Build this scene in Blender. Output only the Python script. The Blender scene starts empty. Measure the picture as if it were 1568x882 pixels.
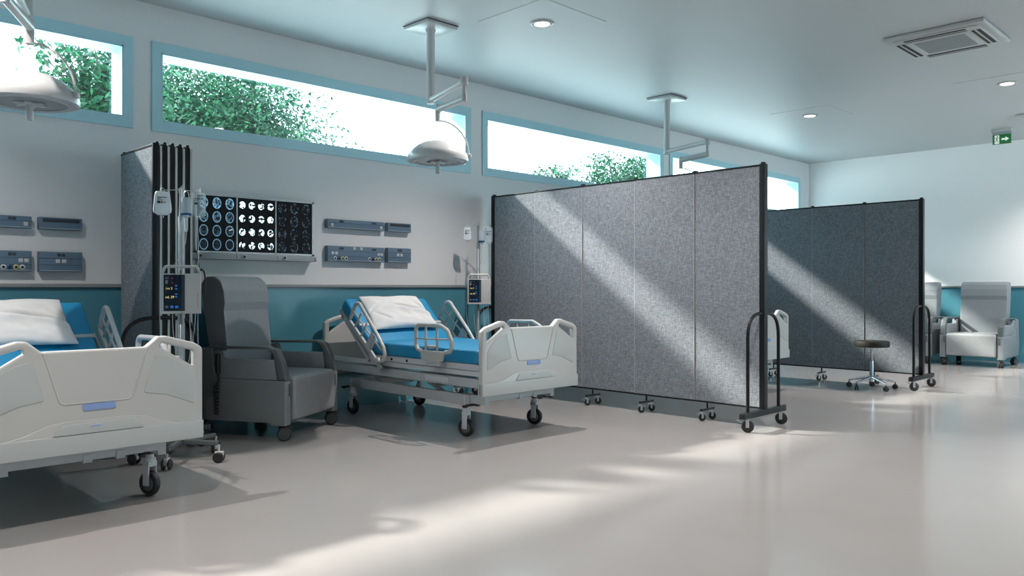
import bpy, bmesh, math, random
from mathutils import Vector, Matrix, Euler, noise
random.seed(7)
PI = math.pi
SC = bpy.context.scene
COL = SC.collection

# ------------------------------------------------------------------ camera, world, sun, exposure
cam_d = bpy.data.cameras.new('camera')
cam_d.sensor_width = 36.0
cam_d.lens = 36.0 * 1219.6 / 1568.0
cam_d.clip_end = 300
cam = bpy.data.objects.new('camera', cam_d)
COL.objects.link(cam)
cam.location = (0, 0, 1.10)
cam.rotation_euler = (PI/2, 0, math.radians(45.38) - PI/2)
SC.camera = cam

SC.view_settings.view_transform = 'Standard'
SC.view_settings.look = 'None'
SC.view_settings.gamma = 1.0
SC.view_settings.exposure = 1.0
SC.view_settings.use_curve_mapping = False

world = bpy.data.worlds.new('sky')
SC.world = world
world.use_nodes = True
_bg = world.node_tree.nodes['Background']
_bg.inputs['Color'].default_value = (0.66, 0.93, 1.0, 1)
_bg.inputs['Strength'].default_value = 4.2

SUN_K = 0.55            # travel in +x for each metre travelled in -y
sun_dir = Vector((SUN_K, -1.0, -0.75)).normalized()
sd = bpy.data.lights.new('sun', 'SUN')
sd.energy = 5.6
sd.angle = math.radians(3.0)
sd.color = (1.0, 0.90, 0.80)
sun = bpy.data.objects.new('sun', sd)
COL.objects.link(sun)
sun.rotation_euler = sun_dir.to_track_quat('-Z', 'Y').to_euler()
sun.location = (0, 20, 15)
DOWNLIGHT_W = 148.0
DOWN_COL = (1.0, 0.90, 0.84)
SC.cycles.max_bounces = 10
SC.cycles.diffuse_bounces = 4
SC.cycles.transparent_max_bounces = 16
SC.cycles.caustics_reflective = False
SC.cycles.caustics_refractive = False
SC.cycles.sample_clamp_indirect = 4.0

# ------------------------------------------------------------------ materials
ALB = .74
def mat(name, col, rough=0.5, metal=0.0, spec=0.5, emis=None, estr=0.0, coat=0.0, alpha=None):
    m = bpy.data.materials.new(name)
    m.use_nodes = True
    b = m.node_tree.nodes['Principled BSDF']
    b.inputs['Base Color'].default_value = (*[c*(ALB if not metal else 1) for c in col], 1)
    b.inputs['Roughness'].default_value = rough
    b.inputs['Metallic'].default_value = metal
    b.inputs['Specular IOR Level'].default_value = spec
    b.inputs['Coat Weight'].default_value = coat
    if emis:
        b.inputs['Emission Color'].default_value = (*emis, 1)
        b.inputs['Emission Strength'].default_value = estr
    if alpha is not None:
        b.inputs['Alpha'].default_value = alpha
    return m

def add_noise(m, scale, c1, c2, stretch=(1, 1, 1), bump=0.0, rough=None, detail=3.0, coords='Object'):
    nt = m.node_tree
    b = nt.nodes['Principled BSDF']
    tc = nt.nodes.new('ShaderNodeTexCoord')
    mp = nt.nodes.new('ShaderNodeMapping')
    mp.inputs['Scale'].default_value = stretch
    nz = nt.nodes.new('ShaderNodeTexNoise')
    nz.inputs['Scale'].default_value = scale
    nz.inputs['Detail'].default_value = detail
    cr = nt.nodes.new('ShaderNodeValToRGB')
    cr.color_ramp.elements[0].position = 0.35
    cr.color_ramp.elements[1].position = 0.65
    cr.color_ramp.elements[0].color = (*[c*ALB for c in c1], 1)
    cr.color_ramp.elements[1].color = (*[c*ALB for c in c2], 1)
    nt.links.new(tc.outputs[coords], mp.inputs[0])
    nt.links.new(mp.outputs[0], nz.inputs['Vector'])
    nt.links.new(nz.outputs['Fac'], cr.inputs[0])
    nt.links.new(cr.outputs[0], b.inputs['Base Color'])
    if bump:
        bp = nt.nodes.new('ShaderNodeBump')
        bp.inputs['Strength'].default_value = bump
        bp.inputs['Distance'].default_value = 0.01
        nt.links.new(nz.outputs['Fac'], bp.inputs['Height'])
        nt.links.new(bp.outputs[0], b.inputs['Normal'])
    return m

M = {}
M['wall'] = add_noise(mat('wall_paint', (.62, .66, .68), .6), 60, (.92, .95, .97), (.95, .98, 1.0), bump=.03)
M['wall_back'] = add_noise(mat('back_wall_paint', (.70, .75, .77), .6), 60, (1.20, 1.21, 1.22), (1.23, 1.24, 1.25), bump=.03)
M['dado'] = add_noise(mat('teal_wall_panel', (.10, .32, .42), .28), 3, (.095, .33, .43), (.105, .35, .45))
M['ceil'] = add_noise(mat('ceiling_paint', (.70, .75, .77), .45), 90, (.66, .70, .72), (.69, .73, .75), bump=.05)
M['floor'] = add_noise(mat('floor_vinyl', (.56, .54, .53), .15, spec=.6), 1.2, (.46, .445, .44), (.485, .47, .465), detail=6)
M['rail'] = mat('dado_rail_grey', (.33, .36, .38), .4)
M['frame'] = mat('window_frame_blue', (.54, .88, 1.0), .4)
M['reveal'] = mat('window_reveal_paint', (.42, .62, .68), .5)
M['white'] = mat('white_plastic', (.60, .615, .61), .32)
M['whitem'] = mat('white_metal', (.68, .73, .78), .28)
M['offwhite'] = mat('pale_panel', (.55, .595, .60), .4)
M['greywhite'] = mat('grey_white_steel', (.54, .59, .63), .35)
M['blue_label'] = mat('blue_label', (.28, .42, .80), .35)
M['mattress'] = add_noise(mat('blue_mattress', (.01, .24, .50), .42), 4, (.012, .29, .57), (.014, .32, .62), bump=.05)
M['pillow'] = add_noise(mat('white_pillow', (.85, .86, .87), .8), 9, (.82, .83, .84), (.88, .88, .88), bump=.25)
M['black'] = mat('black_metal', (.010, .011, .013), .4, spec=.25)
M['rubber'] = mat('black_rubber', (.018, .018, .02), .5)
M['grey_hub'] = mat('grey_hub', (.15, .165, .175), .4)
M['chrome'] = mat('chrome', (.62, .66, .70), .14, metal=1.0)
M['steel'] = mat('zinc_steel', (.44, .48, .51), .3, metal=.8)
M['stand_grey'] = mat('stand_grey', (.12, .145, .155), .35)
M['seal'] = mat('hinge_seal', (.42, .44, .46), .6)
M['vinyl'] = add_noise(mat('grey_vinyl', (.27, .30, .33), .5), 30, (.28, .315, .345), (.30, .335, .365), bump=.03)
M['vinyl_seat'] = add_noise(mat('pale_grey_vinyl', (.34, .37, .39), .4), 30, (.33, .355, .375), (.36, .385, .40), bump=.06)
M['chair_shell'] = mat('grey_chair_shell', (.26, .29, .31), .38)
M['arm_pad'] = mat('dark_grey_arm', (.12, .145, .155), .35)
M['unit'] = mat('slate_blue_enamel', (.14, .23, .33), .42)
M['unit_dark'] = mat('dark_slate', (.035, .05, .065), .5)
M['socket_dk'] = mat('socket_dark', (.045, .065, .085), .5)
M['socket'] = mat('socket_white', (.62, .68, .70), .4)
M['gas_blue'] = mat('blue_outlet', (.02, .10, .28), .4)
M['outlet_dk'] = mat('outlet_centre', (.01, .012, .02), .4)
M['yellow'] = mat('yellow_ring', (.60, .58, .25), .4)
M['screen'] = mat('pump_screen', (.008, .02, .04), .2)
M['screen2'] = mat('pump_screen_edge', (.03, .06, .09), .3)
M['digit'] = mat('lit_digits', (.9, .8, .3), .5, emis=(1, .85, .35), estr=.35)
M['redled'] = mat('red_led', (.5, .05, .03), .5, emis=(1, .1, .05), estr=.35)
M['blueled'] = mat('blue_button', (.02, .12, .35), .4, emis=(.05, .3, 1), estr=.12)
M['ac_white'] = mat('ac_white', (.66, .68, .69), .35)
M['ac_grille'] = add_noise(mat('ac_grille_grey', (.30, .33, .35), .5), 120, (.26, .29, .31), (.33, .36, .38), stretch=(1, .12, 1))
M['slot'] = mat('slot_black', (.006, .007, .009), .6)
M['lamp_white'] = mat('lamp_white', (.64, .67, .68), .28)
M['lamp_glass'] = mat('lamp_glass_grey', (.30, .35, .38), .25)
M['diffuser'] = mat('downlight_diffuser', (1, 1, 1), .5, emis=(1, .97, .92), estr=9.0)
M['green'] = mat('exit_green', (.015, .13, .04), .4, emis=(.02, .30, .06), estr=.10)
M['signwhite'] = mat('exit_white', (.8, .85, .8), .4, emis=(.9, 1, .9), estr=.25)
M['bark'] = add_noise(mat('bark', (.06, .05, .045), .8), 20, (.04, .032, .03), (.09, .075, .065))
M['paving'] = add_noise(mat('pale_paving', (.7, .7, .68), .8), 4, (1.18, 1.18, 1.18), (1.22, 1.22, 1.22))
M['label_ink'] = mat('label_ink', (.02, .03, .04), .6)
M['ink_grey'] = mat('label_ink_grey', (.20, .24, .27), .6)
M['stool'] = mat('black_stool_vinyl', (.018, .020, .018), .6, spec=.3)
M['dark_hub'] = mat('dark_hub', (.07, .08, .085), .45)
M['orange'] = mat('orange_mark', (.75, .18, .06), .5)
M['cover'] = mat('grey_cover', (.42, .47, .49), .45)

def leaf_material():
    m = bpy.data.materials.new('leaves')
    m.use_nodes = True
    nt = m.node_tree
    b = nt.nodes['Principled BSDF']
    b.inputs['Roughness'].default_value = .45
    g = nt.nodes.new('ShaderNodeNewGeometry')
    cr = nt.nodes.new('ShaderNodeValToRGB')
    e = cr.color_ramp.elements
    e[0].color = (.004, .035, .018, 1)
    e[1].color = (.06, .20, .075, 1)
    x = e.new(.55); x.color = (.008, .070, .034, 1)
    x = e.new(.93); x.color = (.022, .13, .055, 1)
    nt.links.new(g.outputs['Random Per Island'], cr.inputs[0])
    nt.links.new(cr.outputs[0], b.inputs['Base Color'])
    tr = nt.nodes.new('ShaderNodeBsdfTranslucent')
    nt.links.new(cr.outputs[0], tr.inputs['Color'])
    mx = nt.nodes.new('ShaderNodeMixShader')
    mx.inputs[0].default_value = .35
    out = nt.nodes['Material Output']
    nt.links.new(b.outputs[0], mx.inputs[1]); nt.links.new(tr.outputs[0], mx.inputs[2])
    nt.links.new(mx.outputs[0], out.inputs['Surface'])
    return m
M['leaf'] = leaf_material()

def clear_material(name, tint, opacity, rough=.1, diffuse=None):
    """thin clear sheet: mostly transparent, a little gloss, optionally some milk"""
    m = bpy.data.materials.new(name)
    m.use_nodes = True
    nt = m.node_tree
    nt.nodes.remove(nt.nodes['Principled BSDF'])
    out = nt.nodes['Material Output']
    t = nt.nodes.new('ShaderNodeBsdfTransparent'); t.inputs[0].default_value = (*tint, 1)
    if diffuse:
        p = nt.nodes.new('ShaderNodeBsdfPrincipled')
        p.inputs['Base Color'].default_value = (*diffuse, 1); p.inputs['Roughness'].default_value = rough
    else:
        p = nt.nodes.new('ShaderNodeBsdfGlossy')
        p.inputs['Color'].default_value = (1, 1, 1, 1); p.inputs['Roughness'].default_value = rough
    mx = nt.nodes.new('ShaderNodeMixShader'); mx.inputs[0].default_value = opacity
    nt.links.new(t.outputs[0], mx.inputs[1]); nt.links.new(p.outputs[0], mx.inputs[2])
    nt.links.new(mx.outputs[0], out.inputs['Surface'])
    return m
M['glass'] = clear_material('window_glass', (.97, 1, 1), .05, .02)
M['bag_milk'] = clear_material('milky_bag', (.8, .85, .88), .82, .2, (.72, .80, .85))
M['bag_clear'] = clear_material('clear_bag', (.92, .96, .98), .20, .12, (.70, .80, .85))
M['bottle'] = clear_material('clear_bottle', (.85, .90, .93), .55, .12, (.55, .65, .72))
M['tube'] = clear_material('clear_tube', (.85, .9, .92), .7, .2, (.62, .70, .74))

def fabric_material():
    m = bpy.data.materials.new('grey_partition_fabric')
    m.use_nodes = True
    nt = m.node_tree
    b = nt.nodes['Principled BSDF']
    b.inputs['Roughness'].default_value = .9
    b.inputs['Specular IOR Level'].default_value = .15
    tc = nt.nodes.new('ShaderNodeTexCoord')
    def nz(scale, st, det=2.0):
        mp = nt.nodes.new('ShaderNodeMapping'); mp.inputs['Scale'].default_value = st
        n = nt.nodes.new('ShaderNodeTexNoise'); n.inputs['Scale'].default_value = scale
        n.inputs['Detail'].default_value = det
        nt.links.new(tc.outputs['Object'], mp.inputs[0]); nt.links.new(mp.outputs[0], n.inputs['Vector'])
        return n
    a = nz(120, (1, .2, 1.4)); c = nz(120, (1, 1.4, .2)); d = nz(170, (1, 1, 1), 2.0)
    ad = nt.nodes.new('ShaderNodeMath'); ad.operation = 'ADD'
    ad2 = nt.nodes.new('ShaderNodeMath'); ad2.operation = 'ADD'
    nt.links.new(a.outputs['Fac'], ad.inputs[0]); nt.links.new(c.outputs['Fac'], ad.inputs[1])
    nt.links.new(ad.outputs[0], ad2.inputs[0]); nt.links.new(d.outputs['Fac'], ad2.inputs[1])
    mr = nt.nodes.new('ShaderNodeMapRange')
    mr.inputs['From Min'].default_value = 1.2; mr.inputs['From Max'].default_value = 1.8
    cr = nt.nodes.new('ShaderNodeValToRGB')
    e = cr.color_ramp.elements
    e[0].color = (.122, .143, .168, 1); e[1].color = (.262, .295, .335, 1)
    x = e.new(.5); x.color = (.187, .208, .234, 1)
    nt.links.new(ad2.outputs[0], mr.inputs[0]); nt.links.new(mr.outputs[0], cr.inputs[0])
    nt.links.new(cr.outputs[0], b.inputs['Base Color'])
    bp = nt.nodes.new('ShaderNodeBump'); bp.inputs['Strength'].default_value = .3; bp.inputs['Distance'].default_value = .002
    nt.links.new(ad2.outputs[0], bp.inputs['Height']); nt.links.new(bp.outputs[0], b.inputs['Normal'])
    return m
M['fabric'] = fabric_material()

def film_material(name, nx, nz, w, h, style):
    """lit radiology film: a grid of slice pictures; local x 0..w, z 0..h"""
    m = bpy.data.materials.new(name)
    m.use_nodes = True
    nt = m.node_tree; N = nt.nodes.new; L = nt.links.new
    b = nt.nodes['Principled BSDF']
    b.inputs['Base Color'].default_value = (.006, .007, .009, 1)
    b.inputs['Roughness'].default_value = .5
    b.inputs['Specular IOR Level'].default_value = .15
    tc = N('ShaderNodeTexCoord'); sp = N('ShaderNodeSeparateXYZ'); L(tc.outputs['Object'], sp.inputs[0])
    def math_(op, a, c=None, clamp=False):
        n = N('ShaderNodeMath'); n.operation = op; n.use_clamp = clamp
        for i, v in enumerate((a, c)):
            if v is None: continue
            if isinstance(v, (int, float)): n.inputs[i].default_value = v
            else: L(v, n.inputs[i])
        return n.outputs[0]
    u = math_('MULTIPLY', sp.outputs['X'], nx / w); v = math_('MULTIPLY', sp.outputs['Z'], nz / h)
    iu = math_('FLOOR', u); iv = math_('FLOOR', v)
    fu = math_('SUBTRACT', math_('SUBTRACT', u, iu), .5); fv = math_('SUBTRACT', math_('SUBTRACT', v, iv), .48)
    ax, az = (w / nx, h / nz)
    k = 1.0 / min(ax, az)
    qx = math_('MULTIPLY', fu, ax * k / .33); qz = math_('MULTIPLY', fv, az * k / (.42 if style != 'chest' else .36))
    r = math_('SQRT', math_('ADD', math_('MULTIPLY', qx, qx), math_('MULTIPLY', qz, qz)))
    nzt = N('ShaderNodeTexNoise'); nzt.inputs['Scale'].default_value = 42 if style == 'chest' else 55
    nzt.inputs['Detail'].default_value = 3
    L(tc.outputs['Object'], nzt.inputs['Vector'])
    inside = math_('LESS_THAN', r, 1.0)
    ring = math_('MULTIPLY', math_('GREATER_THAN', r, .84), inside)
    # rows run from the crown (bottom) to the base (top): more structure higher up
    row = math_('DIVIDE', iv, nz - 1.0)
    if style == 'brain':
        det = math_('MULTIPLY', math_('SUBTRACT', nzt.outputs['Fac'], .40), 2.2, True)
        fill = math_('MULTIPLY', det, math_('ADD', math_('MULTIPLY', math_('MULTIPLY', row, row), 1.0), .08))
        val = math_('ADD', math_('MULTIPLY', math_('MULTIPLY', fill, inside), .6), math_('MULTIPLY', ring, .26))
        colr = (.30, .62, .90); mul = 1.1
    elif style == 'chest':
        fill = math_('GREATER_THAN', nzt.outputs['Fac'], .47)
        val = math_('MULTIPLY', fill, inside); colr = (.62, .86, .98); mul = 1.3
    else:
        fill = math_('MULTIPLY', math_('SUBTRACT', nzt.outputs['Fac'], .52), 2.6, True)
        ring2 = math_('MULTIPLY', math_('MULTIPLY', ring, math_('GREATER_THAN', nzt.outputs['Fac'], .50)), .16)
        val = math_('ADD', math_('MULTIPLY', math_('MULTIPLY', fill, inside), .35), ring2)
        colr = (.30, .50, .72); mul = .7
    rgb = N('ShaderNodeRGB'); rgb.outputs[0].default_value = (*colr, 1)
    L(rgb.outputs[0], b.inputs['Emission Color'])
    L(math_('MULTIPLY', val, mul*.72), b.inputs['Emission Strength'])
    return m

# ------------------------------------------------------------------ mesh helpers
class MB:
    """collects shapes into one mesh"""
    def __init__(self):
        self.v = []; self.f = []; self.s = []
    def add(self, vs, fs, smooth=False):
        o = len(self.v)
        self.v += [tuple(p) for p in vs]
        self.f += [tuple(i + o for i in f) for f in fs]
        self.s += [smooth] * len(fs)
        return self
    def box(self, x0, x1, y0, y1, z0, z1, rot=None, bev=0.0):
        bm = bmesh.new()
        bmesh.ops.create_cube(bm, size=1)
        c = Vector(((x0+x1)/2, (y0+y1)/2, (z0+z1)/2))
        bmesh.ops.scale(bm, vec=(abs(x1-x0), abs(y1-y0), abs(z1-z0)), verts=bm.verts)
        if bev:
            bmesh.ops.bevel(bm, geom=bm.edges[:], offset=bev, segments=3, profile=.5, affect='EDGES')
        if rot is not None:
            bmesh.ops.transform(bm, matrix=rot, verts=bm.verts)
        bmesh.ops.translate(bm, vec=c, verts=bm.verts)
        bm.verts.ensure_lookup_table()
        for i, v in enumerate(bm.verts): v.index = i
        self.add([v.co[:] for v in bm.verts], [[v.index for v in f.verts] for f in bm.faces], bool(bev))
        bm.free()
        return self
    def sweep(self, pts, r, n=10, closed=False, flat=1.0, cap=True):
        pts = [Vector(p) for p in pts]
        k = len(pts)
        up = None; rings = []
        for i, p in enumerate(pts):
            if closed: t = (pts[(i+1) % k] - pts[i-1])
            elif i == 0: t = pts[1]-pts[0]
            elif i == k-1: t = pts[-1]-pts[-2]
            else: t = (pts[i+1]-p).normalized() + (p-pts[i-1]).normalized()
            t.normalize()
            if up is None:
                up = Vector((0, 0, 1)) if abs(t.z) < .9 else Vector((0, 1, 0))
            a = t.cross(up)
            if a.length < 1e-5: a = t.cross(Vector((1, 0, 0)))
            a.normalize(); up = a.cross(t).normalized()
            rr = r[i] if isinstance(r, (list, tuple)) else r
            rings.append([p + a*math.cos(2*PI*j/n)*rr + up*math.sin(2*PI*j/n)*rr*flat for j in range(n)])
        vs = [q for g in rings for q in g]; fs = []
        for i in range(k if closed else k-1):
            i2 = (i+1) % k
            for j in range(n):
                j2 = (j+1) % n
                fs.append((i*n+j, i*n+j2, i2*n+j2, i2*n+j))
        self.add(vs, fs, True)
        if cap and not closed:
            self.add(rings[0], [tuple(reversed(range(n)))]); self.add(rings[-1], [tuple(range(n))])
        return self
    def cyl(self, p, q, r, n=20, r2=None):
        return self.sweep([p, q], [r, r if r2 is None else r2], n)
    def lathe(self, prof, c=(0, 0, 0), n=32, axis='Z', smooth=True, ring=False):
        c = Vector(c); vs = []
        for (r, z) in prof:
            for j in range(n):
                a = 2*PI*j/n
                x, y = r*math.cos(a), r*math.sin(a)
                p = {'Z': (x, y, z), 'X': (z, x, y), 'Y': (x, -z, y)}[axis]
                vs.append(c + Vector(p))
        fs = []
        for i in range(len(prof)-1):
            for j in range(n):
                j2 = (j+1) % n
                fs.append((i*n+j, i*n+j2, (i+1)*n+j2, (i+1)*n+j))
        if ring:
            m = len(prof)-1
            fs += [(m*n+j, m*n+(j+1) % n, (j+1) % n, j) for j in range(n)]
        if not ring and prof[0][0] > 1e-6: fs.append(tuple(reversed(range(n))))
        if not ring and prof[-1][0] > 1e-6: fs.append(tuple((len(prof)-1)*n + j for j in range(n)))
        return self.add(vs, fs, smooth)
    def mesh(self, name):
        me = bpy.data.meshes.new(name)
        me.from_pydata(self.v, [], self.f)
        me.polygons.foreach_set('use_smooth', self.s)
        bm = bmesh.new(); bm.from_mesh(me)
        bmesh.ops.remove_doubles(bm, verts=bm.verts, dist=1e-6)
        bmesh.ops.recalc_face_normals(bm, faces=bm.faces)
        for e in bm.edges:
            if len(e.link_faces) == 2 and e.calc_face_angle(0) > .7: e.smooth = False
        bm.to_mesh(me); bm.free()
        me.update()
        return me

def link(name, me, m=None, parent=None, loc=None, rot=None):
    o = bpy.data.objects.new(name, me)
    if m is not None and hasattr(me, 'materials'):
        me.materials.clear()
        me.materials.append(M[m] if isinstance(m, str) else m)
    COL.objects.link(o)
    if parent is not None: o.parent = parent
    if loc: o.location = loc
    if rot: o.rotation_euler = rot
    return o
def obj(name, mb, m, parent=None, loc=None, rot=None):
    return link(name, mb.mesh(name), m, parent, loc, rot)
def smoothed(o, lv=1):
    md = o.modifiers.new('subd', 'SUBSURF'); md.levels = lv; md.render_levels = lv
    return o
def bevelled(o, w=.004, seg=2):
    md = o.modifiers.new('bevel', 'BEVEL'); md.width = w; md.segments = seg; md.limit_method = 'ANGLE'; md.angle_limit = .6
    return o

def fillet(pts, r, seg=5, closed=True):
    """round the corners of a polyline; r scalar or per point"""
    out = []; k = len(pts)
    for i, p in enumerate(pts):
        p = Vector(p); rr = r[i] if isinstance(r, (list, tuple)) else r
        if (not closed and i in (0, k-1)) or rr <= 0:
            out.append(p); continue
        a = Vector(pts[i-1]) - p; b = Vector(pts[(i+1) % k]) - p
        la, lb = a.length, b.length
        a.normalize(); b.normalize()
        ang = a.angle(b)
        if ang > 3.1: out.append(p); continue
        d = min(rr / math.tan(ang/2), la*.49, lb*.49)
        p0 = p + a*d; p1 = p + b*d
        for j in range(seg+1):
            t = j/seg
            out.append(p0*(1-t)**2 + p*2*t*(1-t) + p1*t*t)
    return out

def plate(outline, holes=(), thick=.04, bev=.008, plane='XZ', off=0.0):
    """flat board with rounded edges cut from a 2-D outline; outline in (x,z), thickness along y from off to off+thick"""
    cu = bpy.data.curves.new('outline', 'CURVE')
    cu.dimensions = '2D'; cu.fill_mode = 'BOTH'
    for pl in [outline] + list(holes):
        s = cu.splines.new('POLY'); s.points.add(len(pl)-1)
        for q, p in zip(s.points, pl): q.co = (p[0], p[1], 0, 1)
        s.use_cyclic_u = True
    cu.extrude = max(thick/2 - bev, .0001); cu.bevel_depth = bev; cu.bevel_resolution = 2; cu.offset = -bev
    t = bpy.data.objects.new('outline', cu); COL.objects.link(t)
    dg = bpy.context.evaluated_depsgraph_get()
    me = bpy.data.meshes.new_from_object(t.evaluated_get(dg))
    bpy.data.objects.remove(t); bpy.data.curves.remove(cu)
    if plane == 'XZ':    # (x,y,z)->(x, y', z)
        me.transform(Matrix(((1, 0, 0, 0), (0, 0, 1, off + thick/2), (0, 1, 0, 0), (0, 0, 0, 1))))
    elif plane == 'YZ':
        me.transform(Matrix(((0, 0, 1, off + thick/2), (1, 0, 0, 0), (0, 1, 0, 0), (0, 0, 0, 1))))
    elif plane == 'XY':
        me.transform(Matrix.Translation((0, 0, off + thick/2)))
    bm = bmesh.new(); bm.from_mesh(me)
    bmesh.ops.remove_doubles(bm, verts=bm.verts, dist=1e-5)
    bmesh.ops.recalc_face_normals(bm, faces=bm.faces)
    for f in bm.faces: f.smooth = True
    for e in bm.edges:
        if len(e.link_faces) == 2 and e.calc_face_angle(0) > .7: e.smooth = False
    bm.to_mesh(me); bm.free()
    return me

def tag(o, label=None, cat=None, group=None, kind=None):
    if label: o['label'] = label
    if cat: o['category'] = cat
    if group: o['group'] = group
    if kind: o['kind'] = kind
    return o
def thing(name, label, cat, loc=(0, 0, 0), rz=0, group=None):
    o = bpy.data.objects.new(name, None); COL.objects.link(o)
    o.empty_display_size = .1
    o.location = loc; o.rotation_euler = (0, 0, rz)
    return tag(o, label, cat, group)
KIDS = {}
def copy_tree(o, parent=None):
    c = o.copy(); COL.objects.link(c)
    if parent is not None: c.parent = parent; c.matrix_parent_inverse = o.matrix_parent_inverse.copy()
    for ch in [x for x in bpy.data.objects if x.parent == o and x is not c]:
        copy_tree(ch, c)
    return c
def struct(name, mb, m):
    o = obj(name, mb, m); o['kind'] = 'structure'; return o

# ------------------------------------------------------------------ the room
HC = 3.28; W = 6.30; XB = 13.55; XN = -1.6; YR = -4.2
OPEN = [(-1.15, 2.12), (2.395, 5.53), (5.83, 9.05), (9.33, 13.13)]
Z0, Z1 = 2.385, 2.92
mb = MB().box(XN-.2, XB+.2, YR-.2, W+.2, -.12, 0)
struct('floor', mb, 'floor')
mb = MB().box(XN-.2, XB+.2, YR-.2, W+.2, HC, HC+.15)
struct('ceiling', mb, 'ceil')
T = .22
mb = MB().box(XN-.2, XB+.2, W, W+T, 0, Z0).box(XN-.2, XB+.2, W, W+T, Z1, HC)
xs = [XN-.2] + [a for p in OPEN for a in p] + [XB+.2]
for i in range(0, len(xs), 2): mb.box(xs[i], xs[i+1], W, W+T, Z0, Z1)
struct('wall_left', mb, 'wall')
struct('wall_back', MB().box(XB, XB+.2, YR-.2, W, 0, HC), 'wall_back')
struct('wall_near', MB().box(XN-.2, XN, YR-.2, W, 0, HC), 'wall')
# unseen wall across the aisle; its opening is added to brighten the back wall
mb = MB().box(XN, XB, YR-.2, YR, 0, .9).box(XN, XB, YR-.2, YR, 3.0, HC)
RW = [(8.8, 13.2)]
xs = [XN] + [a for p in RW for a in p] + [XB]
for i in range(0, len(xs), 2): mb.box(xs[i], xs[i+1], YR-.2, YR, .9, 3.0)
struct('wall_right', mb, 'wall')
# teal lower wall panel and rail
struct('trim_1', MB().box(XN, XB-.012, W-.010, W, 0, 1.104), 'dado')
struct('trim_2', MB().box(XN, XB-.03, W-.032, W, 1.104, 1.131, bev=.004), 'rail')
struct('trim_3', MB().box(XB-.010, XB, YR, W, 0, 1.104), 'dado')
struct('trim_4', MB().box(XB-.032, XB, YR, W-.03, 1.104, 1.131, bev=.004), 'rail')
# windows: flat blue trim around the opening, pale lining, pane
for n, (a, b) in enumerate(OPEN):
    t = .068
    w = MB()
    w.box(a-t, b+t, W-.014, W, Z1, Z1+t+.01).box(a-t, b+t, W-.014, W, Z0-t-.01, Z0)
    w.box(a-t, a, W-.014, W, Z0, Z1).box(b, b+t, W-.014, W, Z0, Z1)
    # inner lip
    w.box(a, b, W-.012, W+.02, Z1-.014, Z1).box(a, b, W-.012, W+.02, Z0, Z0+.010)
    w.box(a, a+.012, W-.012, W+.02, Z0, Z1).box(b-.012, b, W-.012, W+.02, Z0, Z1)
    root = obj('window_%d' % (n+1), w, 'frame'); root['kind'] = 'structure'
    l = MB().box(a, b, W+.02, W+T, Z1-.012, Z1).box(a, b, W+.02, W+T, Z0, Z0+.008)
    l.box(a, a+.010, W+.02, W+T, Z0, Z1).box(b-.010, b, W+.02, W+T, Z0, Z1)
    obj('reveal', l, 'reveal', root)
    obj('pane', MB().box(a+.01, b-.01, W+.125, W+.131, Z0+.008, Z1-.012), 'glass', root)

# ------------------------------------------------------------------ partitions
def caster(r=.05, w=.024, plate_r=.0):
    """returns two meshes: fork (steel) and wheel (rubber); origin at floor contact"""
    f = MB()
    f.box(-w*.9, -w*.7, -.006, r*.42, r*.85, r*2.15).box(w*.7, w*.9, -.006, r*.42, r*.85, r*2.15)
    f.box(-w*.9, w*.9, -.012, r*1.05, r*2.1, r*2.25)
    f.cyl((0, .012, r*2.2), (0, .012, r*2.75), r*.22, 12)
    f.box(-w*.6, w*.6, r*.9, r*1.7, r*1.75, r*1.9, rot=Euler((.5, 0, 0)).to_matrix().to_4x4())
    wh = MB().lathe([(r*.2, -w/2), (r*.86, -w/2), (r, -w*.3), (r, w*.3), (r*.86, w/2), (r*.2, w/2)], (0, 0, r), 24, 'X')
    return f.mesh('caster_fork'), wh.mesh('wheel')
CF1, CW1 = caster(.047, .026)
CF2, CW2 = caster(.030, .018)
def put_caster(parent, loc, big=True, rz=0.0):
    f, w = (CF1, CW1) if big else (CF2, CW2)
    c = link('caster', f, 'steel', parent, loc, (0, 0, rz))
    link('wheel', w, 'rubber', c)
    return c

def arch(parent, x, y):
    """end support: tall arch of black tube on a bar with two casters; spans x"""
    p = fillet([(x-.245, y, .12), (x-.245, y, .90), (x+.245, y, .90), (x+.245, y, .12)], [0, .19, .19, 0], 8, closed=False)
    obj('end_arch', MB().sweep(p, .0135, 10), 'black', parent)
    obj('base_bar', MB().box(x-.335, x+.335, y-.024, y+.024, .104, .150, bev=.004), 'black', parent)
    put_caster(parent, (x-.27, y-.012, 0), True, .75)
    put_caster(parent, (x+.27, y-.012, 0), True, .55)

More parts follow.
